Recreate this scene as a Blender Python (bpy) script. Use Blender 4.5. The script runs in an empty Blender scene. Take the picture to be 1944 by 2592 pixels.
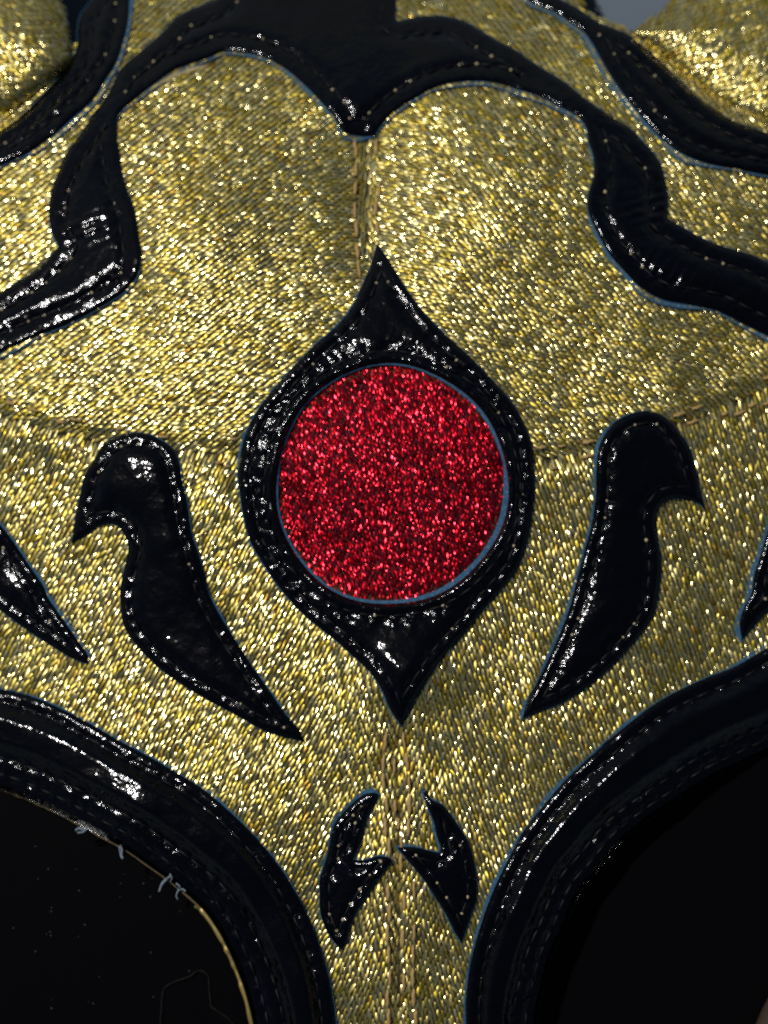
import bpy, math, random
import numpy as np
from mathutils import Vector
from mathutils.geometry import delaunay_2d_cdt

rng = np.random.default_rng(7)
random.seed(7)
S = 5e-5                      # one drawing unit = 0.05 mm
CX, CY, DIST = 972.0, 1296.0, 6000.0
scene = bpy.context.scene
COL = scene.collection

# ------------------------------------------------------------------ camera, sky, sun, exposure
cam_d = bpy.data.cameras.new("camera")
cam = bpy.data.objects.new("camera", cam_d)
COL.objects.link(cam)
cam.location = (0, 0, DIST * S)
cam_d.sensor_fit = 'VERTICAL'
cam_d.sensor_height = 24.0
cam_d.lens = 24.0 / 2 / (1296.0 / DIST)
cam_d.clip_start = 0.01
cam_d.clip_end = 200
cam_d.dof.use_dof = True
cam_d.dof.focus_distance = (DIST - 430) * S
cam_d.dof.aperture_fstop = 17.0
scene.camera = cam

SUN_EL = math.radians(55)
SUN_AZ = math.atan2(-0.68, 0.73)           # measured from +Y towards +X
sun_dir = Vector((math.sin(SUN_AZ) * math.cos(SUN_EL), math.cos(SUN_AZ) * math.cos(SUN_EL), math.sin(SUN_EL)))
world = bpy.data.worlds.new("World")
scene.world = world
world.use_nodes = True
wn = world.node_tree
wn.nodes.clear()
w_out = wn.nodes.new('ShaderNodeOutputWorld')
w_bg = wn.nodes.new('ShaderNodeBackground')
w_sky = wn.nodes.new('ShaderNodeTexSky')
w_sky.sky_type = 'NISHITA'
w_sky.sun_disc = False
w_sky.sun_elevation = SUN_EL
w_sky.sun_rotation = SUN_AZ
w_bg.inputs['Strength'].default_value = 0.05
wn.links.new(w_sky.outputs[0], w_bg.inputs[0])
wn.links.new(w_bg.outputs[0], w_out.inputs[0])
sun_d = bpy.data.lights.new("sun", 'SUN')
sun_d.energy = 5.0
sun_d.angle = math.radians(0.5)
sun_d.color = (1.0, 0.985, 0.97)
sun = bpy.data.objects.new("sun", sun_d)
COL.objects.link(sun)
sun.location = sun_dir * 2
sun.rotation_euler = (-sun_dir).to_track_quat('-Z', 'Y').to_euler()
scene.view_settings.view_transform = 'Standard'
scene.view_settings.look = 'None'
scene.view_settings.exposure = -0.65
scene.view_settings.gamma = 1.0
scene.render.engine = 'CYCLES'
scene.cycles.use_denoising = False
scene.cycles.sample_clamp_indirect = 4.0
scene.cycles.max_bounces = 6

# ------------------------------------------------------------------ materials
def new_mat(name):
    m = bpy.data.materials.new(name)
    m.use_nodes = True
    nt = m.node_tree
    return m, nt, nt.nodes['Principled BSDF']

def N(nt, kind, **kw):
    n = nt.nodes.new(kind)
    for k, v in kw.items():
        if k in n.inputs.keys() if hasattr(n.inputs, 'keys') else False:
            n.inputs[k].default_value = v
        else:
            setattr(n, k, v)
    return n

def noise(nt, scale, detail=3.0, rough=0.5):
    tc = nt.nodes.new('ShaderNodeTexCoord')
    n = nt.nodes.new('ShaderNodeTexNoise')
    n.inputs['Scale'].default_value = scale
    n.inputs['Detail'].default_value = detail
    n.inputs['Roughness'].default_value = rough
    nt.links.new(tc.outputs['Object'], n.inputs['Vector'])
    return n

def ramp(nt, src, stops):
    r = nt.nodes.new('ShaderNodeValToRGB')
    el = r.color_ramp.elements
    while len(el) < len(stops):
        el.new(0.5)
    for e, (p, c) in zip(el, stops):
        e.position = p
        e.color = (*c, 1) if len(c) == 3 else c
    nt.links.new(src, r.inputs[0])
    return r

def maprange(nt, src, a, b, c, d):
    r = nt.nodes.new('ShaderNodeMapRange')
    for i, v in enumerate((a, b, c, d)):
        r.inputs[1 + i].default_value = v
    nt.links.new(src, r.inputs[0])
    return r

def bump(nt, bsdf, height, strength, dist, prev=None):
    b = nt.nodes.new('ShaderNodeBump')
    if isinstance(strength, float):
        b.inputs['Strength'].default_value = strength
    else:
        nt.links.new(strength, b.inputs['Strength'])
    b.inputs['Distance'].default_value = dist
    nt.links.new(height, b.inputs['Height'])
    if prev:
        nt.links.new(prev.outputs[0], b.inputs['Normal'])
    nt.links.new(b.outputs[0], bsdf.inputs['Normal'])
    return b

def yarn_mat(name, stops, rough, metal=1.0, coat=1.0, broad=0.48, fresh=0.40, foil=(0.98, 0.89, 0.50), dull=(0.74, 0.74, 0.72)):
    m, nt, b = new_mat(name)
    g = nt.nodes.new('ShaderNodeNewGeometry')
    r = ramp(nt, g.outputs['Random Per Island'], stops)
    r.color_ramp.interpolation = 'LINEAR'
    nt.links.new(r.outputs[0], b.inputs['Base Color'])
    wn_ = nt.nodes.new('ShaderNodeTexWhiteNoise')
    wn_.noise_dimensions = '1D'
    nt.links.new(g.outputs['Random Per Island'], wn_.inputs['W'])
    rr = maprange(nt, wn_.outputs['Value'], 0, 1, rough[0], rough[1])
    nt.links.new(rr.outputs[0], b.inputs['Roughness'])
    b.inputs['Metallic'].default_value = metal
    b.inputs['Coat Weight'].default_value = coat
    b.inputs['Coat Roughness'].default_value = 0.19
    n = noise(nt, 3600.0, 2.0)
    bp = bump(nt, b, n.outputs[0], 0.18, 3e-5)
    b2 = nt.nodes.new('ShaderNodeBsdfPrincipled')          # the brushed, broader sheen of the same foil
    dk = nt.nodes.new('ShaderNodeMix'); dk.data_type = 'RGBA'; dk.blend_type = 'MULTIPLY'
    dk.inputs[0].default_value = 1.0; dk.inputs[7].default_value = (*dull, 1)
    nt.links.new(r.outputs[0], dk.inputs[6])
    nt.links.new(dk.outputs[2], b2.inputs['Base Color'])
    b2.inputs['Metallic'].default_value = metal
    b2.inputs['Roughness'].default_value = broad
    nt.links.new(bp.outputs[0], b2.inputs['Normal'])
    mx = nt.nodes.new('ShaderNodeMixShader')
    wn2 = nt.nodes.new('ShaderNodeTexWhiteNoise')           # some strips are fresh mirror foil, the others rubbed dull
    wn2.noise_dimensions = '2D'
    nt.links.new(wn_.outputs['Color'], wn2.inputs['Vector'])
    pol = maprange(nt, wn2.outputs['Value'], 0.0, 1.0, 0.0, 1.0)
    pol.inputs[1].default_value = fresh - 0.06; pol.inputs[2].default_value = fresh + 0.06
    pol.inputs[3].default_value = 0.0; pol.inputs[4].default_value = 0.93
    nt.links.new(pol.outputs[0], mx.inputs[0])
    lt = nt.nodes.new('ShaderNodeMix'); lt.data_type = 'RGBA'
    lt.inputs[0].default_value = 0.25
    nt.links.new(r.outputs[0], lt.inputs[6]); lt.inputs[7].default_value = (*foil, 1)
    nt.links.new(lt.outputs[2], b.inputs['Base Color'])
    nt.links.new(b.outputs[0], mx.inputs[1]); nt.links.new(b2.outputs[0], mx.inputs[2])
    nt.links.new(mx.outputs[0], nt.nodes['Material Output'].inputs['Surface'])
    return m

M_GOLD = yarn_mat("gold_lame_yarn", [(0.0, (0.57, 0.44, 0.08)), (0.30, (0.74, 0.60, 0.19)), (0.55, (0.60, 0.45, 0.035)),
                                     (0.80, (0.83, 0.71, 0.31)), (0.92, (0.64, 0.47, 0.06)), (1.0, (0.48, 0.27, 0.025))], (0.20, 0.32), 0.92)
M_RED = yarn_mat("red_lame_yarn", [(0.0, (0.62, 0.002, 0.014)), (0.5, (0.74, 0.004, 0.024)), (0.85, (0.82, 0.012, 0.045)), (1.0, (0.42, 0.001, 0.010))], (0.20, 0.33), 0.98, 0.3, 0.46, 0.36, (0.98, 0.04, 0.07), (0.36, 0.28, 0.28))

def backing_mat(name, col):
    m, nt, b = new_mat(name)
    n = noise(nt, 2500.0)
    r = ramp(nt, n.outputs[0], [(0.3, tuple(c * 0.6 for c in col)), (0.7, tuple(c * 1.4 for c in col))])
    nt.links.new(r.outputs[0], b.inputs['Base Color'])
    b.inputs['Roughness'].default_value = 0.7
    b.inputs['Specular IOR Level'].default_value = 0.2
    return m
M_GOLDBACK = backing_mat("gold_knit_backing", (0.030, 0.022, 0.007))
M_REDBACK = backing_mat("red_knit_backing", (0.05, 0.002, 0.008))

def vinyl_mat():
    m, nt, b = new_mat("black_patent_vinyl")
    b.inputs['Base Color'].default_value = (0.0004, 0.0004, 0.0008, 1)
    b.inputs['IOR'].default_value = 1.45
    b.inputs['Specular IOR Level'].default_value = 0.0
    b.inputs['Coat Weight'].default_value = 1.0
    b.inputs['Coat Roughness'].default_value = 0.11
    b.inputs['Coat IOR'].default_value = 1.38
    n0 = noise(nt, 900.0, 4.0)
    rr = maprange(nt, n0.outputs[0], 0.3, 0.7, 0.18, 0.25)
    nt.links.new(rr.outputs[0], b.inputs['Roughness'])
    at = nt.nodes.new('ShaderNodeAttribute')
    at.attribute_name = "pucker"
    st = maprange(nt, at.outputs['Fac'], 0, 1, 0.05, 1.0)
    n1 = noise(nt, 1900.0, 2.0, 0.5)
    b1 = bump(nt, b, n1.outputs[0], st.outputs[0], 1.6e-4)
    n2 = noise(nt, 6000.0, 2.0)
    n3 = noise(nt, 620.0, 3.0, 0.55)
    b3 = bump(nt, b, n3.outputs[0], 1.0, 1.7e-4, b1)
    b2 = bump(nt, b, n2.outputs[0], 0.12, 1.0e-5, b3)
    nt.links.new(b2.outputs[0], b.inputs['Coat Normal'])
    return m
M_VINYL = vinyl_mat()

def felt_mat():
    m, nt, b = new_mat("blue_backing_felt")
    n = noise(nt, 3000.0, 4.0, 0.7)
    r = ramp(nt, n.outputs[0], [(0.25, (0.014, 0.038, 0.07)), (0.55, (0.040, 0.100, 0.17)), (0.8, (0.10, 0.20, 0.29))])
    nt.links.new(r.outputs[0], b.inputs['Base Color'])
    b.inputs['Roughness'].default_value = 0.9
    b.inputs['Specular IOR Level'].default_value = 0.0
    bump(nt, b, n.outputs[0], 0.8, 1e-4)
    return m
M_FELT = felt_mat()

def simple_mat(name, col, rough=0.6, spec=0.4, var=0.25, scale=4000.0, bmp=0.4):
    m, nt, b = new_mat(name)
    n = noise(nt, scale)
    r = ramp(nt, n.outputs[0], [(0.3, tuple(c * (1 - var) for c in col)), (0.7, tuple(c * (1 + var) for c in col))])
    nt.links.new(r.outputs[0], b.inputs['Base Color'])
    b.inputs['Roughness'].default_value = rough
    b.inputs['Specular IOR Level'].default_value = spec
    if bmp:
        bump(nt, b, n.outputs[0], bmp, 5e-5)
    return m
M_BLACKTHREAD = simple_mat("black_sewing_thread", (0.0015, 0.0015, 0.0025), 0.55, 0.2)
M_CREAM = simple_mat("cream_bobbin_thread", (0.36, 0.30, 0.18), 0.7, 0.2)
M_TAN = simple_mat("tan_sewing_thread", (0.34, 0.22, 0.08), 0.6, 0.3)
M_LENS = simple_mat("black_eye_mesh", (0.0008, 0.0008, 0.0011), 0.4, 0.05, bmp=0.0)
M_LINT = simple_mat("grey_lint", (0.14, 0.17, 0.20), 0.9, 0.1)
M_GREYTHREAD = simple_mat("dark_grey_thread", (0.014, 0.014, 0.014), 0.9, 0.1)
M_BROWN = simple_mat("brown_leather_edge", (0.035, 0.022, 0.014), 0.7, 0.2)
M_CREAMFOLD = simple_mat("cream_glue_edge", (0.38, 0.30, 0.15), 0.7, 0.2)
M_DUST = simple_mat("pale_dust", (0.12, 0.125, 0.13), 0.9, 0.1)

# ------------------------------------------------------------------ small maths helpers
_tabs = {}
def vnoise(x, y, scale, seed=0):
    """smooth value noise, -1..1, feature size = scale drawing units"""
    if seed not in _tabs:
        _tabs[seed] = np.random.default_rng(seed + 100).uniform(-1, 1, (256, 256))
    T = _tabs[seed]
    u = np.asarray(x, float) / scale + 1000
    v = np.asarray(y, float) / scale + 1000
    i = np.floor(u).astype(int); j = np.floor(v).astype(int)
    f = u - i; g = v - j
    f = f * f * (3 - 2 * f); g = g * g * (3 - 2 * g)
    i0 = i % 256; i1 = (i + 1) % 256; j0 = j % 256; j1 = (j + 1) % 256
    return (T[j0, i0] * (1 - f) + T[j0, i1] * f) * (1 - g) + (T[j1, i0] * (1 - f) + T[j1, i1] * f) * g

def sstep(a, b, x):
    t = np.clip((np.asarray(x, float) - a) / (b - a), 0, 1)
    return t * t * (3 - 2 * t)

def smooth_poly(pts, step=7.0, closed=True, corner_deg=48):
    """Catmull-Rom through the points, kept sharp at corners, resampled evenly."""
    P = [np.array(p, float) for p in pts]
    n = len(P)
    corner = []
    for i in range(n):
        if not closed and i in (0, n - 1):
            corner.append(True); continue
        a = P[i] - P[i - 1]; b = P[(i + 1) % n] - P[i]
        c = np.dot(a, b) / (np.linalg.norm(a) * np.linalg.norm(b) + 1e-9)
        corner.append(math.degrees(math.acos(np.clip(c, -1, 1))) > corner_deg)
    out = []
    for i in range(n if closed else n - 1):
        p1 = P[i]; p2 = P[(i + 1) % n]
        m1 = (p2 - p1) if corner[i] else (p2 - P[i - 1]) / 2
        m2 = (p2 - p1) if corner[(i + 1) % n] else (P[(i + 2) % n] - p1) / 2
        L = np.linalg.norm(p2 - p1)
        m1 = m1 * min(1, L / (np.linalg.norm(m1) + 1e-9)); m2 = m2 * min(1, L / (np.linalg.norm(m2) + 1e-9))
        k = max(1, int(round(L / step)))
        for q in range(k):
            t = q / k
            out.append((2*t**3 - 3*t**2 + 1) * p1 + (t**3 - 2*t**2 + t) * m1 + (-2*t**3 + 3*t**2) * p2 + (t**3 - t**2) * m2)
    if not closed:
        out.append(P[-1])
    return np.array(out)

def seg_dist(pts, poly, closed=True):
    """distance from each point to a polyline, plus arc length at the nearest point"""
    A = poly if closed else poly[:-1]
    B = np.roll(poly, -1, axis=0) if closed else poly[1:]
    AB = B - A
    L2 = (AB ** 2).sum(1) + 1e-12
    L = np.sqrt(L2)
    cum = np.concatenate([[0], np.cumsum(L)[:-1]])
    d = np.empty(len(pts)); s = np.empty(len(pts))
    for k in range(0, len(pts), 4000):
        p = pts[k:k + 4000]
        ap = p[:, None, :] - A[None]
        t = np.clip((ap * AB[None]).sum(2) / L2[None], 0, 1)
        dd = ((ap - t[..., None] * AB[None]) ** 2).sum(2)
        m = dd.argmin(1)
        r = np.arange(len(p))
        d[k:k + 4000] = np.sqrt(dd[r, m])
        s[k:k + 4000] = cum[m] + t[r, m] * L[m]
    return d, s

def inside(pts, poly):
    x = pts[:, 0]; y = pts[:, 1]
    res = np.zeros(len(pts), bool)
    x0, y0 = poly[-1]
    for x1, y1 in poly:
        if y0 != y1:
            c = ((y0 > y) != (y1 > y)) & (x < (x1 - x0) * (y - y0) / (y1 - y0) + x0)
            res ^= c
        x0, y0 = x1, y1
    return res

def normals_out(poly):
    t = np.roll(poly, -1, 0) - np.roll(poly, 1, 0)
    n = np.stack([t[:, 1], -t[:, 0]], 1)
    n /= np.linalg.norm(n, axis=1)[:, None] + 1e-9
    area = 0.5 * np.sum(poly[:, 0] * np.roll(poly[:, 1], -1) - np.roll(poly[:, 0], -1) * poly[:, 1])
    return n if area > 0 else -n

# ------------------------------------------------------------------ traced outlines (drawing units)
MAIN_IN_L = [(916,345),(871,335),(844,295),(808,253),(766,211),(723,175),(669,145),(615,133),(567,130),(518,150),(446,175),(392,211),(338,253),(301,289),(295,338),(301,386),(310,446),(320,478),(338,527),(350,599),(356,641),(347,695),(313,738),(259,774),(181,816),(90,852),(0,894),(-120,955),(-280,1060)]
MAIN_OUT_L = [(-280,880),(-120,800),(0,739),(36,719),(90,683),(130,647),(148,624),(134,593),(125,551),(125,514),(136,466),(147,438),(160,402),(180,370),(205,337),(235,290),(265,252),(285,215),(307,174),(360,126),(410,83),(447,44),(480,25),(530,6),(560,-14),(590,-100),(600,-280)]
MAIN_OUT_R = [(1010,-280),(1004,-100),(1002,0),(1001,44),(1008,54),(1045,45),(1083,40),(1131,42),(1177,55),(1225,82),(1262,104),(1306,127),(1366,169),(1426,205),(1486,253),(1547,295),(1595,325),(1637,368),(1667,404),(1682,446),(1688,482),(1691,508),(1688,551),(1715,568),(1788,608),(1848,629),(1908,647),(1944,665),(2060,730),(2230,850)]
MAIN_IN_R = [(2230,1040),(2060,920),(1944,852),(1884,822),(1818,789),(1758,774),(1679,759),(1625,731),(1583,689),(1541,641),(1511,587),(1490,539),(1489,494),(1503,442),(1502,398),(1490,362),(1484,325),(1462,295),(1414,268),(1366,244),(1300,223),(1245,208),(1185,205),(1113,217),(1052,247),(998,283),(960,322),(950,342)]
CREST = MAIN_IN_L + MAIN_OUT_L + MAIN_OUT_R + MAIN_IN_R
BAND_L = [(340,-280),(335,-60),(328,0),(325,48),(313,102),(295,157),(265,205),(235,253),(181,301),(133,344),(72,386),(0,419),(-120,470),(-280,530),(-280,460),(-120,390),(0,331),(36,307),(90,259),(145,199),(181,151),(196,115),(196,78),(205,36),(232,0),(255,-60),(270,-280)]
BAND_R = [(1180,-280),(1270,-60),(1336,0),(1402,30),(1444,57),(1480,84),(1505,121),(1535,175),(1571,229),(1613,283),(1667,344),(1722,386),(1788,413),(1866,428),(1944,443),(2060,450),(2230,450),(2230,400),(2060,370),(1944,337),(1908,325),(1848,301),(1776,253),(1716,199),(1667,151),(1625,115),(1583,84),(1517,57),(1456,18),(1414,-6),(1370,-60),(1300,-280)]
DROP = [(955,618),(982,654),(1018,714),(1061,775),(1121,841),(1181,895),(1241,956),(1290,1010),(1320,1058),(1344,1118),(1350,1167),(1353,1227),(1350,1275),(1347,1302),(1335,1369),(1308,1441),(1266,1495),(1217,1550),(1169,1610),(1121,1664),(1073,1736),(1043,1785),(1017,1839),(988,1797),(964,1742),(934,1700),(886,1655),(850,1622),(789,1574),(747,1535),(699,1477),(663,1423),(633,1369),(618,1308),(608,1248),(602,1200),(605,1179),(612,1130),(627,1088),(657,1034),(699,980),(741,932),(795,877),(844,835),(886,787),(916,727),(940,666)]
BIRD_L = [(181,1374),(190,1313),(202,1259),(214,1205),(238,1163),(259,1127),(295,1105),(332,1096),(374,1099),(410,1115),(437,1136),(452,1169),(461,1217),(473,1271),(482,1338),(497,1386),(515,1446),(528,1500),(555,1554),(597,1621),(639,1687),(681,1747),(723,1807),(754,1844),(770,1877),(723,1865),(663,1847),(603,1813),(530,1774),(458,1732),(398,1687),(356,1645),(319,1596),(307,1554),(304,1500),(307,1476),(319,1422),(325,1380),(313,1350),(295,1329),(271,1326),(247,1332),(223,1350),(199,1365)]
BIRD_R = [(1643,1041),(1601,1048),(1559,1069),(1529,1102),(1514,1139),(1509,1193),(1508,1253),(1499,1319),(1480,1392),(1456,1482),(1444,1530),(1420,1596),(1390,1663),(1360,1729),(1336,1771),(1322,1819),(1366,1801),(1420,1780),(1474,1747),(1529,1705),(1583,1651),(1625,1602),(1655,1554),(1667,1500),(1673,1446),(1670,1392),(1661,1338),(1664,1295),(1685,1268),(1722,1262),(1758,1268),(1785,1286),(1773,1241),(1761,1187),(1746,1133),(1716,1090),(1685,1057)]
BARB_L = [(-280,1120),(-100,1230),(0,1328),(36,1374),(72,1428),(109,1482),(121,1512),(163,1572),(205,1633),(223,1660),(220,1681),(175,1663),(121,1630),(60,1590),(0,1545),(-100,1470),(-280,1350)]
BARB_R = [(1878,1621),(1872,1578),(1884,1536),(1902,1500),(1908,1458),(1927,1398),(1939,1356),(1960,1300),(2030,1180),(2230,1000),(2230,1330),(2060,1470),(1944,1548),(1920,1572),(1896,1599)]
NIB_L = [(959,2012),(946,2006),(919,2012),(893,2032),(866,2059),(848,2082),(838,2115),(831,2158),(820,2195),(810,2228),(810,2268),(811,2307),(823,2347),(840,2377),(863,2404),(876,2387),(883,2360),(896,2324),(916,2288),(939,2254),(959,2225),(975,2205),(994,2181),(985,2170),(959,2168),(926,2176),(893,2176),(903,2155),(916,2125),(922,2095),(932,2065),(946,2039)]
NIB_R = [(1073,1993),(1091,2022),(1118,2036),(1141,2062),(1161,2092),(1181,2122),(1194,2158),(1203,2198),(1208,2238),(1206,2278),(1194,2314),(1181,2351),(1168,2387),(1151,2360),(1128,2314),(1101,2271),(1078,2235),(1052,2201),(1029,2175),(1005,2145),(1038,2143),(1065,2147),(1091,2155),(1111,2158),(1115,2145),(1105,2115),(1098,2082),(1088,2056),(1077,2029),(1072,2009)]
RING_L_OUT = [(-280,1730),(-120,1730),(0,1744),(78,1762),(151,1792),(229,1832),(301,1874),(374,1913),(446,1955),(518,2000),(591,2063),(651,2123),(705,2189),(747,2256),(784,2328),(811,2400),(832,2473),(844,2539),(850,2592),(856,2700),(856,2860)]
RING_L_IN = [(-280,1950),(-120,1965),(0,1996),(60,2018),(121,2045),(181,2075),(241,2108),(313,2147),(374,2189),(434,2232),(512,2298),(555,2358),(591,2430),(621,2509),(642,2592),(655,2700),(655,2860)]
RING_R_OUT = [(1176,2860),(1178,2700),(1179,2592),(1179,2539),(1185,2473),(1200,2400),(1221,2328),(1245,2262),(1276,2195),(1318,2117),(1366,2051),(1426,1980),(1487,1922),(1547,1868),(1607,1819),(1667,1777),(1728,1744),(1788,1717),(1860,1687),(1944,1639),(2060,1590),(2230,1540)]
RING_R_IN = [(1352,2860),(1355,2700),(1360,2592),(1366,2539),(1378,2491),(1396,2424),(1426,2358),(1450,2298),(1474,2250),(1517,2201),(1571,2135),(1637,2081),(1716,2027),(1788,1978),(1872,1936),(1944,1903),(2060,1860),(2230,1820)]
LUMP_L = [(150,-20),(172,30),(184,90),(182,165),(140,205),(90,245),(40,280),(0,300),(-120,350),(-280,420),(-280,-280),(90,-280),(125,-90)]
LUMP_R = [(1585,82),(1637,48),(1691,0),(1740,-70),(1790,-280),(2230,-280),(2230,360),(2060,345),(1944,312),(1880,290),(1820,257),(1760,214),(1710,170),(1655,125)]
SEAM_L = [(-280,990),(0,1050),(120,1088),(250,1118),(400,1138),(600,1150)]
SEAM_R = [(1350,1168),(1450,1152),(1550,1125),(1750,1060),(1944,985),(2230,880)]
SEAM = np.array(SEAM_L + [(800,1165),(1000,1172),(1200,1175)] + SEAM_R, float)
def hole_pts(k=120, cx=990, cy=1227, rx=294, ry=305):
    a = np.linspace(0, 2 * np.pi, k, endpoint=False)
    r = 1 + 0.012 * np.sin(3 * a + 1) + 0.006 * np.sin(7 * a)
    return np.stack([cx + rx * r * np.cos(a), cy + ry * r * np.sin(a)], 1)
HOLE = hole_pts()

# ------------------------------------------------------------------ the head's relief (height raster)
G = 4.0
GX0, GY0, GX1, GY1 = -300.0, -300.0, 2260.0, 2880.0
gx = np.arange(GX0, GX1 + G, G); gy = np.arange(GY0, GY1 + G, G)
XX, YY = np.meshgrid(gx, gy)
_ty = np.array([-300, 0, 250, 500, 750, 950, 1100, 1250, 1450, 1700, 2000, 2300, 2600, 2880])
_tt = np.array([56,  47,  36,  26,  18,  15,    9,    1,    0,    4,    3,    0,   -8,  -16.0])
slope = np.tan(np.radians(np.interp(gy, _ty, _tt)))
for _ in range(3):
    slope = np.convolve(np.pad(slope, 20, 'edge'), np.ones(41) / 41, 'valid')
prof = np.cumsum(slope) * G
prof -= np.interp(1227, gy, prof)
HM = np.repeat(prof[:, None], len(gx), 1)
dx = XX - 985
HM -= dx ** 2 / (2 * 3600.0)
HM += 56 * np.exp(-((XX - 560) / 210) ** 2 - ((YY - 610) / 240) ** 2)            # forehead lobes
HM += 48 * np.exp(-((XX - 1290) / 220) ** 2 - ((YY - 540) / 260) ** 2)
HM -= 34 * np.exp(-((XX - 930) / 85) ** 2) * sstep(240, 380, YY) * sstep(900, 600, YY)
HM += 34 * np.exp(-((XX - 120) / 190) ** 2 - ((YY - 1010) / 130) ** 2)
HM += 20 * np.exp(-((XX - 1012) / 130) ** 2) * sstep(1750, 2300, YY)             # nose bridge
seam_y = np.interp(XX, SEAM[:, 0], SEAM[:, 1])
HM += 38 * np.exp(-((XX - 1045) / 115) ** 2 - ((YY - 1715) / 95) ** 2)
HM += 24 * np.exp(-((XX - 300) / 130) ** 2 - ((YY - 2050) / 120) ** 2)
HM += 16 * np.exp(-((XX - 335) / 85) ** 2 - ((YY - 1205) / 90) ** 2)
HB = HM.copy()
HM -= 11 * np.exp(-((YY - seam_y) / 26) ** 2)
for cx_, ya, yb in ((930, 340, 700), (1010, 1850, 2880)):
    HM -= 7 * np.exp(-((XX - cx_) / 14) ** 2) * sstep(ya - 20, ya + 20, YY) * sstep(yb + 20, yb - 20, YY)
_rel = 13 * vnoise(XX, YY, 230, 1) + 3.6 * vnoise(XX, YY, 85, 2) + 1.2 * vnoise(XX, YY, 40, 3)
HM += _rel; HB += _rel

def H(x, y, M=None):
    M = HM if M is None else M
    u = np.clip((np.asarray(x, float) - GX0) / G, 0, len(gx) - 1.001)
    v = np.clip((np.asarray(y, float) - GY0) / G, 0, len(gy) - 1.001)
    i = u.astype(int); j = v.astype(int); f = u - i; g = v - j
    return (M[j, i] * (1 - f) + M[j, i + 1] * f) * (1 - g) + (M[j + 1, i] * (1 - f) + M[j + 1, i + 1] * f) * g

def Hs(x, y):
    return H(x, y, HB)

def W(x, y, h):
    """drawing coordinates + height -> metres"""
    x = np.asarray(x, float); y = np.asarray(y, float); h = np.asarray(h, float)
    k = (DIST - h) / DIST
    return np.stack([(x - CX) * k * S, -(y - CY) * k * S, h * S], -1)

# ------------------------------------------------------------------ object helpers
def mk(name, verts, faces, mat, parent=None, smooth=True, attr=None, label=None, kind=None):
    me = bpy.data.meshes.new(name)
    verts = np.asarray(verts, np.float32); faces = np.asarray(faces, np.int32)
    k = faces.shape[1]
    me.vertices.add(len(verts)); me.vertices.foreach_set('co', verts.ravel())
    me.loops.add(faces.size); me.loops.foreach_set('vertex_index', faces.ravel())
    me.polygons.add(len(faces)); me.polygons.foreach_set('loop_start', np.arange(0, faces.size, k, dtype=np.int32))
    me.update(calc_edges=True)
    me.polygons.foreach_set('use_smooth', np.full(len(faces), smooth))
    if attr:
        for an, av in attr.items():
            a = me.attributes.new(an, 'FLOAT', 'POINT')
            a.data.foreach_set('value', np.asarray(av, np.float32))
    me.materials.append(mat)
    me.validate()
    o = bpy.data.objects.new(name, me)
    COL.objects.link(o)
    if parent: o.parent = parent
    if label: o['label'] = label
    if kind: o['kind'] = kind
    return o

def put(name, me, loc, rot, parent, scale=(1, 1, 1)):
    o = bpy.data.objects.new(name, me)
    COL.objects.link(o)
    o.parent = parent
    o.location = loc; o.rotation_mode = 'QUATERNION'; o.rotation_quaternion = rot; o.scale = scale
    return o

def tube(pts, rad, sides=8):
    pts = np.asarray(pts, float); n = len(pts)
    rad = np.broadcast_to(np.asarray(rad, float), (n,))
    t = np.gradient(pts, axis=0); t /= np.linalg.norm(t, axis=1)[:, None] + 1e-12
    up = np.array([0.13, 0.21, 1.0]); V = []
    for i in range(n):
        a = np.cross(t[i], up); a /= np.linalg.norm(a) + 1e-12
        b = np.cross(a, t[i])
        for k in range(sides):
            q = 2 * math.pi * k / sides
            V.append(pts[i] + rad[i] * (a * math.cos(q) + b * math.sin(q)))
    F = [(i * sides + k, i * sides + (k + 1) % sides, (i + 1) * sides + (k + 1) % sides, (i + 1) * sides + k) for i in range(n - 1) for k in range(sides)]
    return np.array(V), np.array(F)

# ------------------------------------------------------------------ setting
gv = np.array([(-30, -30, 0), (30, -30, 0), (30, 30, 0), (-30, 30, 0)], float); gv[:, 2] = -0.052
ground = mk("ground", gv, np.array([(0, 1, 2, 3)]), simple_mat("grey_table_surface", (0.10, 0.125, 0.155), 0.75, 0.3, 0.06, 40.0, 0.0), kind="structure", label="plain blue grey surface lying under the mask")

mask = bpy.data.objects.new("wrestling_mask", None)
COL.objects.link(mask)
mask['label'] = "gold lame wrestling mask with black patent appliques and a red disc on the forehead"
mask['category'] = "mask"

# ------------------------------------------------------------------ cover raster: where appliques hide the cloth
OUT = {k: smooth_poly(v) for k, v in dict(crest=CREST, bandl=BAND_L, bandr=BAND_R, drop=DROP, birdl=BIRD_L, birdr=BIRD_R, barbl=BARB_L, barbr=BARB_R, nibl=NIB_L, nibr=NIB_R,
       ringl=RING_L_OUT + RING_L_IN[::-1], ringr=RING_R_OUT + RING_R_IN[::-1]).items()}
EYE_L = np.array(RING_L_OUT + [(-280, 2860)], float)
EYE_R = np.array(RING_R_OUT + [(2230, 2860)], float)
flat = np.stack([XX.ravel(), YY.ravel()], 1)
def raster(poly):
    return inside(flat, poly).reshape(XX.shape)
def erode(m, k):
    for _ in range(k):
        m = m & np.roll(m, 1, 0) & np.roll(m, -1, 0) & np.roll(m, 1, 1) & np.roll(m, -1, 1)
    return m
cover = np.zeros(XX.shape, bool)
for k, p in OUT.items():
    cover |= erode(raster(p), 1)
eye_inside = erode(raster(EYE_L) | raster(EYE_R), 30)
cover |= eye_inside
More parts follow.
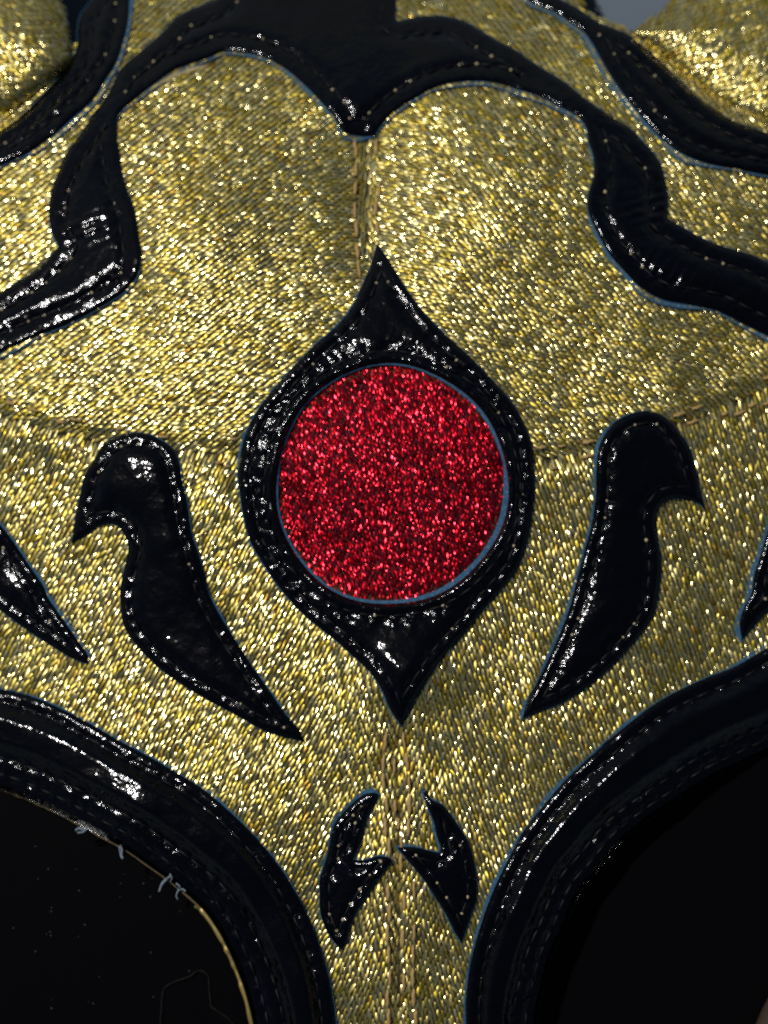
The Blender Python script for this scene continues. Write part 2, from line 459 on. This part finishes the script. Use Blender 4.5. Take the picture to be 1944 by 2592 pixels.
def at(m, x, y):
    i = np.clip(((x - GX0) / G).round().astype(int), 0, len(gx) - 1)
    j = np.clip(((y - GY0) / G).round().astype(int), 0, len(gy) - 1)
    return m[j, i]

# outside of the cloth: the two notches at the top where the table shows
NOTCH_L = np.array([(262, -300), (245, -60), (225, 10), (212, 50), (210, 95), (190, 112), (150, 130), (-300, 130), (-300, -300)], float)
NOTCH_R = np.array([(1390, -300), (1455, -30), (1490, 26), (1530, 45), (1580, 66), (1625, 100), (1700, 140), (2260, 140), (2260, -300)], float)
notch = raster(NOTCH_L) | raster(NOTCH_R)

def cloth_sheet(name, sel, hfun, parent, label, mat=M_GOLDBACK, step=2):
    js = np.arange(0, len(gy), step); is_ = np.arange(0, len(gx), step)
    X = XX[np.ix_(js, is_)]; Y = YY[np.ix_(js, is_)]; m = sel[np.ix_(js, is_)]
    idx = np.arange(X.size).reshape(X.shape)
    q = m[:-1, :-1] & m[1:, :-1] & m[:-1, 1:] & m[1:, 1:]
    F = np.stack([idx[:-1, :-1], idx[1:, :-1], idx[1:, 1:], idx[:-1, 1:]], -1)[q]
    used, inv = np.unique(F.ravel(), return_inverse=True)
    x = X.ravel()[used]; y = Y.ravel()[used]
    return mk(name, W(x, y, hfun(x, y) - 3.0), inv.reshape(-1, 4), mat, parent, label=label)

# ------------------------------------------------------------------ knitted lame: every yarn loop a small raised strip
def yarn_loops(name, x, y, ang, L, Wd, hfun, mat, parent, label, arch=1.5, prof=0.75, roll=11.5, pitch=8.5, jit=8):
    n = len(x)
    t = np.array([-1, -0.62, -0.22, 0.22, 0.62, 1.0]); c = np.array([-1, -0.4, 0.4, 1.0])
    Tt, Cc = np.meshgrid(t, c, indexing='ij')
    Tt = Tt.ravel()[None]; Cc = Cc.ravel()[None]
    L = L * rng.uniform(0.82, 1.15, n)[:, None]; Wd = Wd * rng.uniform(0.74, 1.15, n)[:, None]
    ang = (ang + np.radians(rng.normal(0, jit, n)))[:, None]
    a = Tt * L / 2
    w = Cc * Wd / 2 * (1 - 0.45 * Tt ** 2)
    a = a + 1.2 * Cc
    z = arch * (1 - Tt ** 4) * rng.uniform(0.7, 1.25, n)[:, None] + prof * (1 - Cc ** 4) - 1.5
    z = z + w * np.tan(np.radians(rng.normal(0, roll, n)))[:, None] + a * np.tan(np.radians(rng.normal(0, pitch, n)))[:, None]
    cl = np.stack([vnoise(x, y, 34, 51), vnoise(x, y, 34, 52), vnoise(x, y, 110, 53), vnoise(x, y, 110, 54)])
    z = z + w * np.tan(np.radians(6 * cl[0] + 5 * cl[2]))[:, None] + a * np.tan(np.radians(5 * cl[1] + 5 * cl[3]))[:, None]
    z = z + Tt * w * rng.normal(0, 0.16, n)[:, None]
    px = x[:, None] + a * np.cos(ang) - w * np.sin(ang)
    py = y[:, None] + a * np.sin(ang) + w * np.cos(ang)
    V = W(px, py, hfun(px, py) + z).reshape(-1, 3)
    f = []
    for i in range(5):
        for k in range(3):
            f.append((i * 4 + k, (i + 1) * 4 + k, (i + 1) * 4 + k + 1, i * 4 + k + 1))
    F = (np.arange(n)[:, None, None] * 24 + np.array(f)[None]).reshape(-1, 4)
    return mk(name, V, F, mat, parent, label=label, kind="stuff")

def lattice(rowdeg, pu, pv, x0=-290, y0=-290, x1=2250, y1=2870, skew=0.5, warp=6.0, seed=11):
    """points on staggered rows; rows run at rowdeg"""
    R = 2600
    u = np.arange(-R, R, pu); v = np.arange(-R, R, pv)
    U, V = np.meshgrid(u, v)
    U = U + (np.arange(len(v))[:, None] * skew % 1.0) * pu
    U = U + rng.normal(0, pu * 0.06, U.shape); V = V + rng.normal(0, pv * 0.055, V.shape)
    a = math.radians(rowdeg)
    x = 980 + U * math.cos(a) - V * math.sin(a); y = 1290 + U * math.sin(a) + V * math.cos(a)
    x = x.ravel(); y = y.ravel()
    k = (x > x0) & (x < x1) & (y > y0) & (y < y1)
    x = x[k]; y = y[k]
    return x + warp * vnoise(x, y, 160, seed), y + warp * vnoise(x, y, 160, seed + 1)

def seamy(x):
    return np.interp(x, SEAM[:, 0], SEAM[:, 1])

lumpl = smooth_poly(LUMP_L, 10); lumpr = smooth_poly(LUMP_R, 10)
sel_main = ~notch
up_mask = YY < seam_y + 4
sheet_cut = cover if False else erode(eye_inside, 6)
forehead = cloth_sheet("forehead_panel", sel_main & (YY <= seam_y + 8) & ~sheet_cut, H, mask, "gold lame forehead cloth of the mask above the brow seam")
cheek = cloth_sheet("cheek_panel", sel_main & (YY >= seam_y - 8) & ~sheet_cut, H, mask, "gold lame cloth of the mask below the brow seam, around the eyes and nose")

# forehead cloth, left and right halves mirrored about the centre seam
for side, rowd, dash in ((-1, 6, -27), (1, 11, 30)):
    x, y = lattice(rowd, 17.0, 8.3, seed=11 + side)
    k = (y < seamy(x) - 2) & ((x - 930) * side > 0) & ~at(cover, x, y) & ~at(notch, x, y)
    x = x[k]; y = y[k]
    d = np.abs(x - 930)
    dd = dash * (0.25 + 0.75 * sstep(20, 330, d))
    # cloth between the two seam rows is gathered lengthwise
    g = (d < 26) & (y > 345) & (y < 660)
    dd = np.where(g, 82 * side, dd)
    yarn_loops("yarn_loop", x, y, np.radians(dd), 21.5, 7.2, H, M_GOLD, forehead, "gold lame yarn loops of the forehead cloth, %s half" % ("left" if side < 0 else "right"))
for side, rowd in ((-1, -63), (1, 71)):
    x, y = lattice(rowd, 19.0, 10.3, seed=21 + side)
    k = (y > seamy(x) + 2) & ((x - 1010) * side > 0) & ~at(cover, x, y)
    x = x[k]; y = y[k]
    d = np.abs(x - 1010)
    vert = 90 * np.sign(rowd)
    dd = vert + (rowd - vert) * sstep(10, 260, d)
    yarn_loops("yarn_loop", x, y, np.radians(dd), 25.0, 7.9, H, M_GOLD, cheek, "gold lame yarn loops of the cheek cloth, %s half" % ("left" if side < 0 else "right"))

# stuffed ears behind the side bands
def ear(name, poly, base_off, R, hb, rowd, dash, label):
    def hf(x, y):
        x = np.asarray(x, float); y = np.asarray(y, float)
        p = np.stack([x.ravel(), y.ravel()], 1)
        d, _ = seg_dist(p, poly)
        d = np.where(inside(p, poly), d, 0)
        q = np.clip(d / R, 0, 1)
        yb = np.full(len(p), 200.0)
        return (H(p[:, 0], yb) + 0.66 * (p[:, 1] - 200) + base_off + hb * np.sqrt(1 - (1 - q) ** 2) + 2 * vnoise(p[:, 0], p[:, 1], 60, 5)).reshape(x.shape)
    m = raster(poly)
    o = cloth_sheet(name, m, hf, mask, label, step=2)
    x, y = lattice(rowd, 17.0, 8.2, x0=poly[:, 0].min(), x1=poly[:, 0].max(), y0=poly[:, 1].min(), y1=poly[:, 1].max(), seed=31)
    p = np.stack([x, y], 1)
    k = inside(p, poly)
    k[k] &= seg_dist(p[k], poly)[0] > 4
    yarn_loops("yarn_loop", x[k], y[k], np.radians(np.full(k.sum(), float(dash))), 21.0, 7.2, hf, M_GOLD, o, "gold lame yarn loops of the ear")
    return o
ear("ear", lumpl, -30, 330, 190, 40, 36, "rounded gold ear at the upper left of the mask")
ear("ear", lumpr, -30, 330, 150, -60, -52, "rounded gold ear at the upper right of the mask")

# ------------------------------------------------------------------ appliques of patent vinyl
stitch_me = None
def stitch_meshes():
    V, F = tube([(x, 0, 2.2 * (1 - (x / 19) ** 2)) for x in np.linspace(-19, 19, 7)], [1.4, 2.7, 3.2, 3.4, 3.2, 2.7, 1.4], 6)
    a = mk("stitch", V * S, F, M_BLACKTHREAD)
    V, F = tube([(x, 0, 0) for x in (-5.4, -3.8, -1.3, 1.3, 3.8, 5.4)], [0.4, 3.6, 5.0, 5.0, 3.6, 0.4], 8)
    b = mk("thread_knot", V * S, F, M_CREAM)
    V, F = tube([(x, 0.9 * math.sin(x / 4.0), 2.6 * (1 - (x / 27) ** 2)) for x in np.linspace(-26, 26, 11)], [1.8, 3.8, 4.9, 5.2, 5.0, 5.3, 5.0, 5.2, 4.9, 3.8, 1.8], 8)
    c = mk("seam_stitch", V * S, F, M_TAN)
    r = (a.data, b.data, c.data)
    for o in (a, b, c):
        bpy.data.objects.remove(o)
    return r
ME_STITCH, ME_KNOT, ME_SEAM = stitch_meshes()
from mathutils import Matrix
def frame_at(hfun, x, y, dxy):
    e = 2.0
    p0 = Vector(W(x, y, hfun(np.array([x]), np.array([y]))[0]))
    p1 = Vector(W(x + dxy[0] * e, y + dxy[1] * e, hfun(np.array([x + dxy[0] * e]), np.array([y + dxy[1] * e]))[0]))
    t = (p1 - p0).normalized()
    n = Vector((0, 0, 1)); n = (n - t * n.dot(t)).normalized()
    b = n.cross(t)
    return p0, Matrix((t, b, n)).transposed().to_quaternion(), n

def along(poly, gap, closed=True, start=0.0):
    """points and tangents at even arc length"""
    P = np.vstack([poly, poly[:1]]) if closed else poly
    seg = np.linalg.norm(np.diff(P, axis=0), axis=1)
    cum = np.concatenate([[0], np.cumsum(seg)])
    s = np.arange(start, cum[-1], gap)
    x = np.interp(s, cum, P[:, 0]); y = np.interp(s, cum, P[:, 1])
    s2 = np.minimum(s + 3, cum[-1]); s1 = np.maximum(s - 3, 0)
    tx = np.interp(s2, cum, P[:, 0]) - np.interp(s1, cum, P[:, 0]); ty = np.interp(s2, cum, P[:, 1]) - np.interp(s1, cum, P[:, 1])
    l = np.hypot(tx, ty) + 1e-9
    return s, np.stack([x, y], 1), np.stack([tx / l, ty / l], 1)

PITCH = 44.0
def applique(name, poly, label, inset=40.0, hole=None, felt_dir=(0, 1), felt_w=(2, 9), pad=9.0, thick=16.0, res=6.5, knots=0.35, rough_pk=0.5, ring=None, extra=None, crease=(), stitches=True):
    n = len(poly)
    lo = poly.min(0) ; hi = poly.max(0)
    xs = np.arange(lo[0], hi[0], res); ys = np.arange(lo[1], hi[1], res)
    A, B = np.meshgrid(xs, ys)
    A = A + (np.arange(len(ys))[:, None] % 2) * res / 2
    P = np.stack([A.ravel(), B.ravel()], 1) + rng.uniform(-0.8, 0.8, (A.size, 2))
    k = inside(P, poly)
    if hole is not None:
        k &= ~inside(P, hole)
    P = P[k]
    rings = [poly] + ([hole] if hole is not None else [])
    dmin = np.full(len(P), 1e9)
    for r in rings:
        dmin = np.minimum(dmin, seg_dist(P, r)[0])
    P = P[dmin > res * 0.55]
    allp = np.vstack(rings + [P])
    edges = [(i, (i + 1) % n) for i in range(n)]
    if hole is not None:
        m = len(hole)
        edges += [(n + i, n + (i + 1) % m) for i in range(m)]
    faces_in = [list(range(n))] + ([list(range(n, n + len(hole)))] if hole is not None else [])
    ov, oe, of, *_ = delaunay_2d_cdt([Vector((float(p[0]), float(p[1]))) for p in allp], edges, [], 0, 1e-4)
    ovn = np.array([(v.x, v.y) for v in ov])
    of = np.array([f for f in of if len(f) == 3])
    cen = ovn[of].mean(1)
    kk = inside(cen, poly)
    if hole is not None:
        kk &= ~inside(cen, hole)
    of = of[kk]

    def top(x, y, want_pk=False):
        x = np.asarray(x, float); y = np.asarray(y, float)
        p = np.stack([x.ravel(), y.ravel()], 1)
        d, s = seg_dist(p, poly)
        pk = np.zeros(len(p)); h = np.zeros(len(p))
        def groove(dist, arc, at_, dep=6.0):
            nonlocal pk, h
            wob = at_ + 2.5 * vnoise(arc, arc * 0, 60, 8)
            gq = np.exp(-((dist - wob) / 7.0) ** 2)
            h -= dep * gq * (0.62 + 0.38 * np.cos(2 * np.pi * arc / PITCH))
            pk = np.maximum(pk, np.exp(-((dist - at_) / 17.0) ** 2))
            h += 2.2 * np.exp(-((dist - at_) / 20.0) ** 2) * vnoise(p[:, 0], p[:, 1], 13, 9)
        dd = d
        if hole is not None:
            d2, s2 = seg_dist(p, hole)
            dd = np.minimum(d, d2)
        h += thick * (1 - np.exp(-(dd + 1.2) / 4.0))
        if ring is None:
            h += pad * sstep(inset - 4, inset + 34, d)
            groove(d, s, inset)
        else:
            do, so = seg_dist(p, ring[0], False); di, si = seg_dist(p, ring[1], False)
            wd = do + di
            q = np.clip((do - inset) / (wd - inset - ring[2][-1] - 6), 0, 1)
            h += ring[3] * sstep(0, 0.34, q) * sstep(1, 0.70, q)
            h -= 15 * sstep(70, 0, di)
            groove(do, so, inset, 5)
            for r_ in ring[2]:
                groove(di, si, r_, 6)
        if hole is not None:
            groove(d2, s2, 30.0)
            groove(d2, s2, 46.0, 3.0)
            h += 5 * np.exp(-((d2 - 12) / 9) ** 2)
        for (cxx, cyy, cax, cay, lng, wid, amp, per) in crease:      # pinched folds across the strip
            rx_ = (p[:, 0] - cxx) * cax + (p[:, 1] - cyy) * cay
            ry_ = -(p[:, 0] - cxx) * cay + (p[:, 1] - cyy) * cax
            env = np.exp(-(rx_ / lng) ** 2 - (ry_ / wid) ** 2)
            h += amp * env * np.sin(2 * np.pi * (ry_ + 3 * vnoise(p[:, 0], p[:, 1], 24, 4)) / per)
        h += 1.9 * vnoise(p[:, 0], p[:, 1], 55, 6) + 1.0 * vnoise(p[:, 0], p[:, 1], 24, 7)
        hh = (Hs(p[:, 0], p[:, 1]) + h).reshape(x.shape)
        if extra is not None:
            hh = hh + extra(x, y)
        return (hh, np.clip(pk * (0.6 + 0.4 * vnoise(p[:, 0], p[:, 1], 30, 12)) + (0.17 + 0.15 * vnoise(p[:, 0], p[:, 1], 90, 13)), 0, 1) * rough_pk) if want_pk else hh
    ht, pk = top(ovn[:, 0], ovn[:, 1], True)
    # triangles in drawing space are y-down: flip for upward normals
    o = mk(name, W(ovn[:, 0], ovn[:, 1], ht), of[:, ::-1], M_VINYL, mask, attr={'pucker': pk}, label=label)
    if o.data.polygons[0].normal.z < 0:
        o.data.flip_normals()
    # cut edge: blue felt backing of the vinyl
    for idx, r in enumerate(rings):
        nn = normals_out(r)
        if idx == 1:
            nn = -nn
        fd = np.array(felt_dir if idx == 0 else (-0.8, -0.35), float); fd /= np.linalg.norm(fd)
        fw = felt_w if idx == 0 else (6, 15)
        f = np.clip(nn @ fd, 0, 1) ** 1.2
        arc = np.arange(len(r)) * 7.0
        wv = fw[0] + (fw[1] - fw[0]) * f * (0.70 + 0.5 * vnoise(arc, arc * 0, 90, 3)) + 0.9 * vnoise(arc, arc * 0, 11, 14)
        wv = np.maximum(wv, 0.4)
        for _ in range(2):
            wv = (np.roll(wv, 1) + wv * 2 + np.roll(wv, -1)) / 4
        ti = r - nn * 0.3
        ht0 = top(r[:, 0], r[:, 1])
        lev = [(ti, ht0 - 1.0), (r + nn * wv[:, None] * 0.45, ht0 * 1.0 - 3.5), (r + nn * wv[:, None] * 0.95, None), (r + nn * (wv[:, None] * 1.0 + 1), None)]
        Vs = []
        for li, (pp, hz) in enumerate(lev):
            if hz is None:
                hb_ = H(pp[:, 0], pp[:, 1])
                if extra is not None: hb_ = hb_ + extra(pp[:, 0], pp[:, 1])
                hz = hb_ + (8.0 if li == 2 else -10.0) + 1.2 * vnoise(pp[:, 0], pp[:, 1], 9, 15)
            Vs.append(W(pp[:, 0], pp[:, 1], hz))
        m = len(r)
        F = []
        for li in range(3):
            for i in range(m):
                j = (i + 1) % m
                F.append((li * m + i, li * m + j, (li + 1) * m + j, (li + 1) * m + i))
        F = np.array(F)
        if ring is not None:                                   # the inner edge of an eye rim is turned under: vinyl, no felt
            dn_o = seg_dist(r, ring[0], False)[0]; dn_i = seg_dist(r, ring[1], False)[0]
            outer = (dn_o < dn_i)[F[:, 0] % m]
            mk("turned_edge", np.vstack(Vs), F[~outer], M_VINYL, o)
            F = F[outer]
        mk("felt_edge", np.vstack(Vs), F, M_FELT, o)
    # sewing
    if stitches:
        rows = []
        if ring is None:
            nn = normals_out(poly)
            q = poly - nn * inset
            dq, _ = seg_dist(q, poly)
            rows.append((q, dq > inset * 0.93, True))
            if hole is not None:
                nh = normals_out(hole)
                rows.append((hole + nh * 30.0, np.ones(len(hole), bool), True))
        else:
            cen_ = np.array(ring[4], float)
            for base, ins in [(ring[0], inset)] + [(ring[1], r_) for r_ in ring[2]]:
                t_ = np.gradient(base, axis=0); nrm = np.stack([t_[:, 1], -t_[:, 0]], 1); nrm /= np.linalg.norm(nrm, axis=1)[:, None]
                sg = 1 if base is ring[1] else -1
                out_ = np.sign(((base - cen_) * nrm).sum(1))[:, None]
                rows.append((base + nrm * out_ * sg * ins, np.ones(len(base), bool), False))
        for q, ok, cl in rows:
            # keep runs of valid offset points
            s_, pts_, tan_ = along(q[ok] if not ok.all() else q, PITCH, cl, 12)
            for i in range(len(pts_)):
                x_, y_ = pts_[i]
                if not (-60 < x_ < 2004 and -60 < y_ < 2650): continue
                pp = pts_[i][None]
                if not inside(pp, poly)[0]: continue
                if ring is None and seg_dist(pp, poly)[0][0] < inset * 0.8: continue
                p0, rot, nv = frame_at(top, x_, y_, tan_[i])
                put("stitch", ME_STITCH, p0 + nv * 0.2 * S, rot, o, (random.uniform(0.85, 1.05), 1, 1))
                if random.random() < knots * 0.75:
                    e_ = pts_[i] + tan_[i] * 21
                    if inside(e_[None], poly)[0] and -20 < e_[0] < 1964 and -20 < e_[1] < 2610:
                        p1, rot1, nv1 = frame_at(top, e_[0], e_[1], tan_[i])
                        put("thread_knot", ME_KNOT, p1 + nv1 * 0.2 * S, rot1, o, (random.uniform(0.55, 0.95), random.uniform(0.6, 0.9), random.uniform(0.6, 0.9)))
    return o, top

applique("crest_applique", OUT['crest'], "black patent vinyl crest running across the top of the forehead with a point at the centre", inset=42, res=5.0, felt_dir=(0.0, 1), felt_w=(0.6, 17), knots=0.4,
         rough_pk=0.6, crease=[(232, 575, 0.93, -0.36, 60, 40, 3.6, 27), (1660, 520, 0.95, -0.25, 70, 45, 3.0, 24), (1175, 125, 0.30, 0.95, 75, 55, 1.8, 26), (1700, 690, 0.5, -0.87, 40, 70, 2.5, 26)])
applique("side_band_applique", OUT['bandl'], "black patent band at the upper left corner beside the ear", inset=34, felt_dir=(0.9, 0.6), felt_w=(0.6, 19), knots=0.25, rough_pk=0.55)
applique("side_band_applique", OUT['bandr'], "black patent band at the upper right corner beside the ear", inset=36, felt_dir=(-0.75, 0.65), felt_w=(0.6, 19), knots=0.6, rough_pk=0.55)
drop, drop_top = applique("teardrop_applique", OUT['drop'], "black patent teardrop pointed at both ends around the red disc", inset=30, hole=HOLE, felt_dir=(-0.95, -0.3), felt_w=(0.4, 4.5), knots=0.12, rough_pk=1.0, pad=6)
applique("hooked_applique", OUT['birdl'], "black patent hook with its curled end at the left of the teardrop", inset=30, felt_dir=(0.9, -0.45), felt_w=(0.4, 4), knots=0.16, rough_pk=1.0, pad=8)
applique("hooked_applique", OUT['birdr'], "black patent hook with its curled end at the right of the teardrop", inset=30, felt_dir=(-0.95, -0.2), felt_w=(0.5, 9), knots=0.22, rough_pk=1.0, pad=6)
applique("spike_applique", OUT['barbl'], "black patent spike coming in from the left edge", inset=30, felt_dir=(0.85, -0.5), felt_w=(0.5, 9), knots=0.1, rough_pk=1.0, pad=8)
applique("spike_applique", OUT['barbr'], "black patent spike coming in from the right edge", inset=30, felt_dir=(-0.95, 0.1), felt_w=(0.5, 14), knots=0.1, rough_pk=1.0, pad=6)
applique("nose_barb_applique", OUT['nibl'], "small black patent barb left of the nose seam", inset=24, felt_dir=(-0.3, -0.95), felt_w=(0.8, 11), knots=0.6, rough_pk=1.0, pad=4)
applique("nose_barb_applique", OUT['nibr'], "small black patent barb right of the nose seam", inset=24, felt_dir=(-0.7, -0.7), felt_w=(0.8, 11), knots=0.6, rough_pk=1.0, pad=4)
rlo = smooth_poly(RING_L_OUT, 9, False); rli = smooth_poly(RING_L_IN, 9, False)
rro = smooth_poly(RING_R_OUT, 9, False); rri = smooth_poly(RING_R_IN, 9, False)
ring_l, ring_l_top = applique("eye_rim_applique", OUT['ringl'], "wide padded black patent rim of the eye at the lower left", inset=34, felt_dir=(0.6, -0.8), felt_w=(0.6, 5), knots=0.0, rough_pk=1.1,
         ring=(rlo, rli, (36, 76), 26, (0, 2592)), res=7)
ring_r, ring_r_top = applique("eye_rim_applique", OUT['ringr'], "wide padded black patent rim of the eye at the lower right", inset=34, felt_dir=(-0.75, -0.65), felt_w=(0.6, 10), knots=0.0, rough_pk=1.1,
         ring=(rro, rri, (30, 62), 24, (1944, 2592)), res=7)

# ------------------------------------------------------------------ red disc in the teardrop
def hdisc(x, y):
    r = np.hypot((np.asarray(x) - 990) / 300, (np.asarray(y) - 1227) / 310)
    return Hs(x, y) - 2 + 12 * (1 - np.clip(r, 0, 1) ** 2)
disc_poly = hole_pts(100, 990, 1227, 306, 317)
disc = cloth_sheet("red_disc", raster(disc_poly), hdisc, mask, "round red lame disc inside the black teardrop", M_REDBACK)
for o in (forehead, cheek):
    pass
x, y = lattice(72, 14.5, 6.9, seed=41, warp=4)
k = inside(np.stack([x, y], 1), hole_pts(100, 990, 1227, 298, 309))
yarn_loops("yarn_loop", x[k], y[k], np.radians(np.full(k.sum(), 70.0)), 18.0, 6.0, hdisc, M_RED, disc, "red lame yarn loops", arch=1.5, prof=0.6, roll=20, pitch=17, jit=14)

# ------------------------------------------------------------------ seams in tan thread
def seam_row(pts, gap, parent, jitter=2.5, keep=0.95, ln=(0.82, 1.0)):
    P = smooth_poly(pts, 6, False)
    s, q, t = along(P, gap, False, gap * 0.5)
    for i in range(len(q)):
        x_, y_ = q[i] + rng.normal(0, jitter, 2)
        if random.random() > keep: continue
        ex = x_ + t[i][0] * np.array([-26, -13, 0, 13, 26.0]); ey = y_ + t[i][1] * np.array([-26, -13, 0, 13, 26.0])
        if at(cover, ex, ey).any() or not (-60 < x_ < 2004 and -60 < y_ < 2650): continue
        p0, rot, nv = frame_at(H, x_, y_, t[i])
        put("seam_stitch", ME_SEAM, p0 + nv * random.uniform(2.0, 5.0) * S, rot, parent, (random.uniform(*ln), random.uniform(0.7, 1.05), 1))
seam_row([(893,350),(903,419),(901,472),(898,520),(901,583),(906,630),(912,680),(918,720)], 52, forehead)
seam_row([(955,350),(956,409),(955,450),(955,509),(953,564),(955,620)], 52, forehead)
seam_row([(976,1850),(970,1963),(980,2090),(984,2250),(985,2420),(986,2640)], 54, cheek)
seam_row([(1022,1850),(1034,1972),(1036,2125),(1044,2250),(1046,2420),(1050,2640)], 54, cheek)
seam_row([(1004,1860),(1002,1963),(1008,2090),(1014,2250),(1016,2420),(1018,2640)], 50, cheek, 5, 0.5, (0.5, 0.9))
for off, par in ((-34, forehead), (34, cheek)):
    seam_row([(p[0], p[1] + off) for p in SEAM_L], 36, par, 9, 0.5, (0.3, 0.6))
    seam_row([(p[0], p[1] + off * 0.8) for p in SEAM_R], 40, par, 6, 0.6, (0.35, 0.75))

# ------------------------------------------------------------------ eyes
def heye(x, y):
    return H(x, y) * 0 - 110.0
for nm, poly, lab in (("eye_lens", EYE_L, "flat black covering inside the lower left eye rim"), ("eye_lens", EYE_R, "flat black covering inside the lower right eye rim")):
    m = raster(poly)
    eo = cloth_sheet(nm, erode(m, 16), heye, mask, lab, M_LENS, step=8)
# gold piping along the inner edge of the left eye
P = smooth_poly([(500,2290),(512,2298),(555,2358),(591,2430),(621,2509),(642,2592),(655,2700)], 5, False)
hz = ring_l_top(P[:, 0], P[:, 1]) - 6
pv = W(P[:, 0] - 4, P[:, 1] + 2, hz) + 0
rad = (6.5 + 2.2 * vnoise(np.arange(len(P)) * 5.0, np.zeros(len(P)), 14, 3)) * S
V_, F_ = tube(pv, rad, 10)
mk("piping", V_, F_, yarn_mat("gold_piping", [(0.0, (0.45, 0.33, 0.10)), (1.0, (0.45, 0.33, 0.10))], (0.35, 0.45), 0.6), mask, label="narrow gold piping along the inner edge of the left eye rim")
P = smooth_poly([(-280,1950),(-120,1965)] + RING_L_IN[2:11], 5, False)
V_, F_ = tube(W(P[:, 0] - 1, P[:, 1] + 2, ring_l_top(P[:, 0], P[:, 1]) - 4), (2.6 + 1.0 * vnoise(np.arange(len(P)) * 5.0, np.zeros(len(P)), 11, 3)) * S, 6)
mk("edge_thread", V_, F_, simple_mat("pale_tan_thread", (0.09, 0.065, 0.03), 0.7, 0.2), mask, label="thin tan thread along the inner edge of the left eye rim")
# far edge of the right eye in the corner
cpts = smooth_poly([(1890, 2640), (1912, 2592), (1930, 2550), (1950, 2515), (2000, 2440)], 10, False)
V_, F_ = tube(W(cpts[:, 0] + 34, cpts[:, 1] + 18, np.full(len(cpts), -70.0)), 38 * S, 12)
mk("eye_edge", V_, F_, M_BROWN, mask, label="brown edge of the right eye opening in the lower right corner")
# glue fold and loose blue tufts at the crest
fx = np.linspace(0, 1, 14)
fp = np.stack([np.interp(fx, [0, .4, 1], [398, 446, 520]), np.interp(fx, [0, .4, 1], [211, 184, 160])], 1)
V_, F_ = tube(W(fp[:, 0] + 2, fp[:, 1] + 6, H(fp[:, 0], fp[:, 1]) + 5 + 2 * np.sin(fx * 9)), 7 * S * np.sin(np.pi * np.clip(fx, 0.05, 0.95)) ** 0.6, 8)
mk("lining_fold", V_, F_, M_CREAMFOLD, mask, label="cream fold of lining showing under the crest, upper left")

# ------------------------------------------------------------------ lint and a stray thread (lie on the mask)
def strand_obj(name, strands, mat, label, cat, group=None):
    Vs, Fs, o_ = [], [], 0
    for pts, hz, r in strands:
        P = smooth_poly(pts, 4, False)
        h_ = hz(P[:, 0], P[:, 1]) if callable(hz) else np.full(len(P), hz)
        h_ = h_ + 3 * np.sin(np.arange(len(P)) * 0.7)
        rr = r * S * (1 + 0.25 * vnoise(np.arange(len(P)) * 4.0, np.zeros(len(P)), 9, 2))
        V, F = tube(W(P[:, 0], P[:, 1], h_), rr, 6)
        Vs.append(V); Fs.append(F + o_); o_ += len(V)
    o = mk(name, np.vstack(Vs), np.vstack(Fs), mat)
    o['label'] = label; o['category'] = cat
    if group: o['group'] = group
    return o
LG = "lint tufts on the left eye rim"
hl = lambda x, y: ring_l_top(x, y) + 3
strand_obj("lint_tuft", [([(228,2094),(212,2100),(200,2096),(191,2102)], hl, 3.2), ([(224,2096),(210,2106),(196,2108)], hl, 2.4)], M_LINT, "pale lint tuft nearest the left edge on the inner edge of the left eye rim", "lint", LG)
strand_obj("lint_tuft", [([(304,2140),(309,2152),(307,2164),(311,2174)], hl, 3.2), ([(302,2144),(304,2158),(309,2168)], hl, 2.2)], M_LINT, "short upright lint tuft on the left eye rim, second from the left", "lint", LG)
strand_obj("lint_tuft", [([(434,2216),(420,2226),(410,2238),(403,2256)], hl, 3.2), ([(428,2222),(414,2234),(406,2248)], hl, 2.6), ([(430,2212),(436,2222),(432,2232)], hl, 2.2)], M_LINT, "large curved lint tuft on the left eye rim, just above the gold piping", "lint", LG)
strand_obj("lint_tuft", [([(446,2236),(456,2244),(450,2256),(462,2250),(470,2256)], hl, 2.4), ([(450,2256),(446,2268),(450,2276)], hl, 2.0)], M_LINT, "branched lint tuft on the left eye rim, closest to the gold piping", "lint", LG)
strand_obj("stray_thread", [([(402,2640),(408,2560),(414,2505),(440,2486),(480,2472),(494,2460),(512,2458),(528,2470),(530,2510),(534,2548),(560,2566),(590,2592),(600,2640)], -104.0, 1.2)], M_GREYTHREAD, "thin dark grey stray thread lying in a loop on the black left eye covering", "thread")
# dust on the left eye covering
dxs = rng.uniform(10, 480, 34); dys = rng.uniform(2060, 2580, 34)
kd = inside(np.stack([dxs, dys], 1), np.array(RING_L_IN + [(-280, 2860)], float))
Vs, Fs = [], []
for i, (a, b) in enumerate(zip(dxs[kd], dys[kd])):
    r_ = rng.uniform(0.7, 2.0)
    base = np.array([(1, 0, 0), (-.5, .87, 0), (-.5, -.87, 0), (0, 0, 1.2)]) * r_
    Vs.append(W(a + base[:, 0], b + base[:, 1], -109.0 + base[:, 2]))
    Fs.append(np.array([(0, 1, 3), (1, 2, 3), (2, 0, 3)]) + 4 * i)
dust = mk("dust", np.vstack(Vs), np.vstack(Fs), M_DUST, kind="stuff", label="pale dust specks on the black left eye covering")
dust['category'] = "dust"
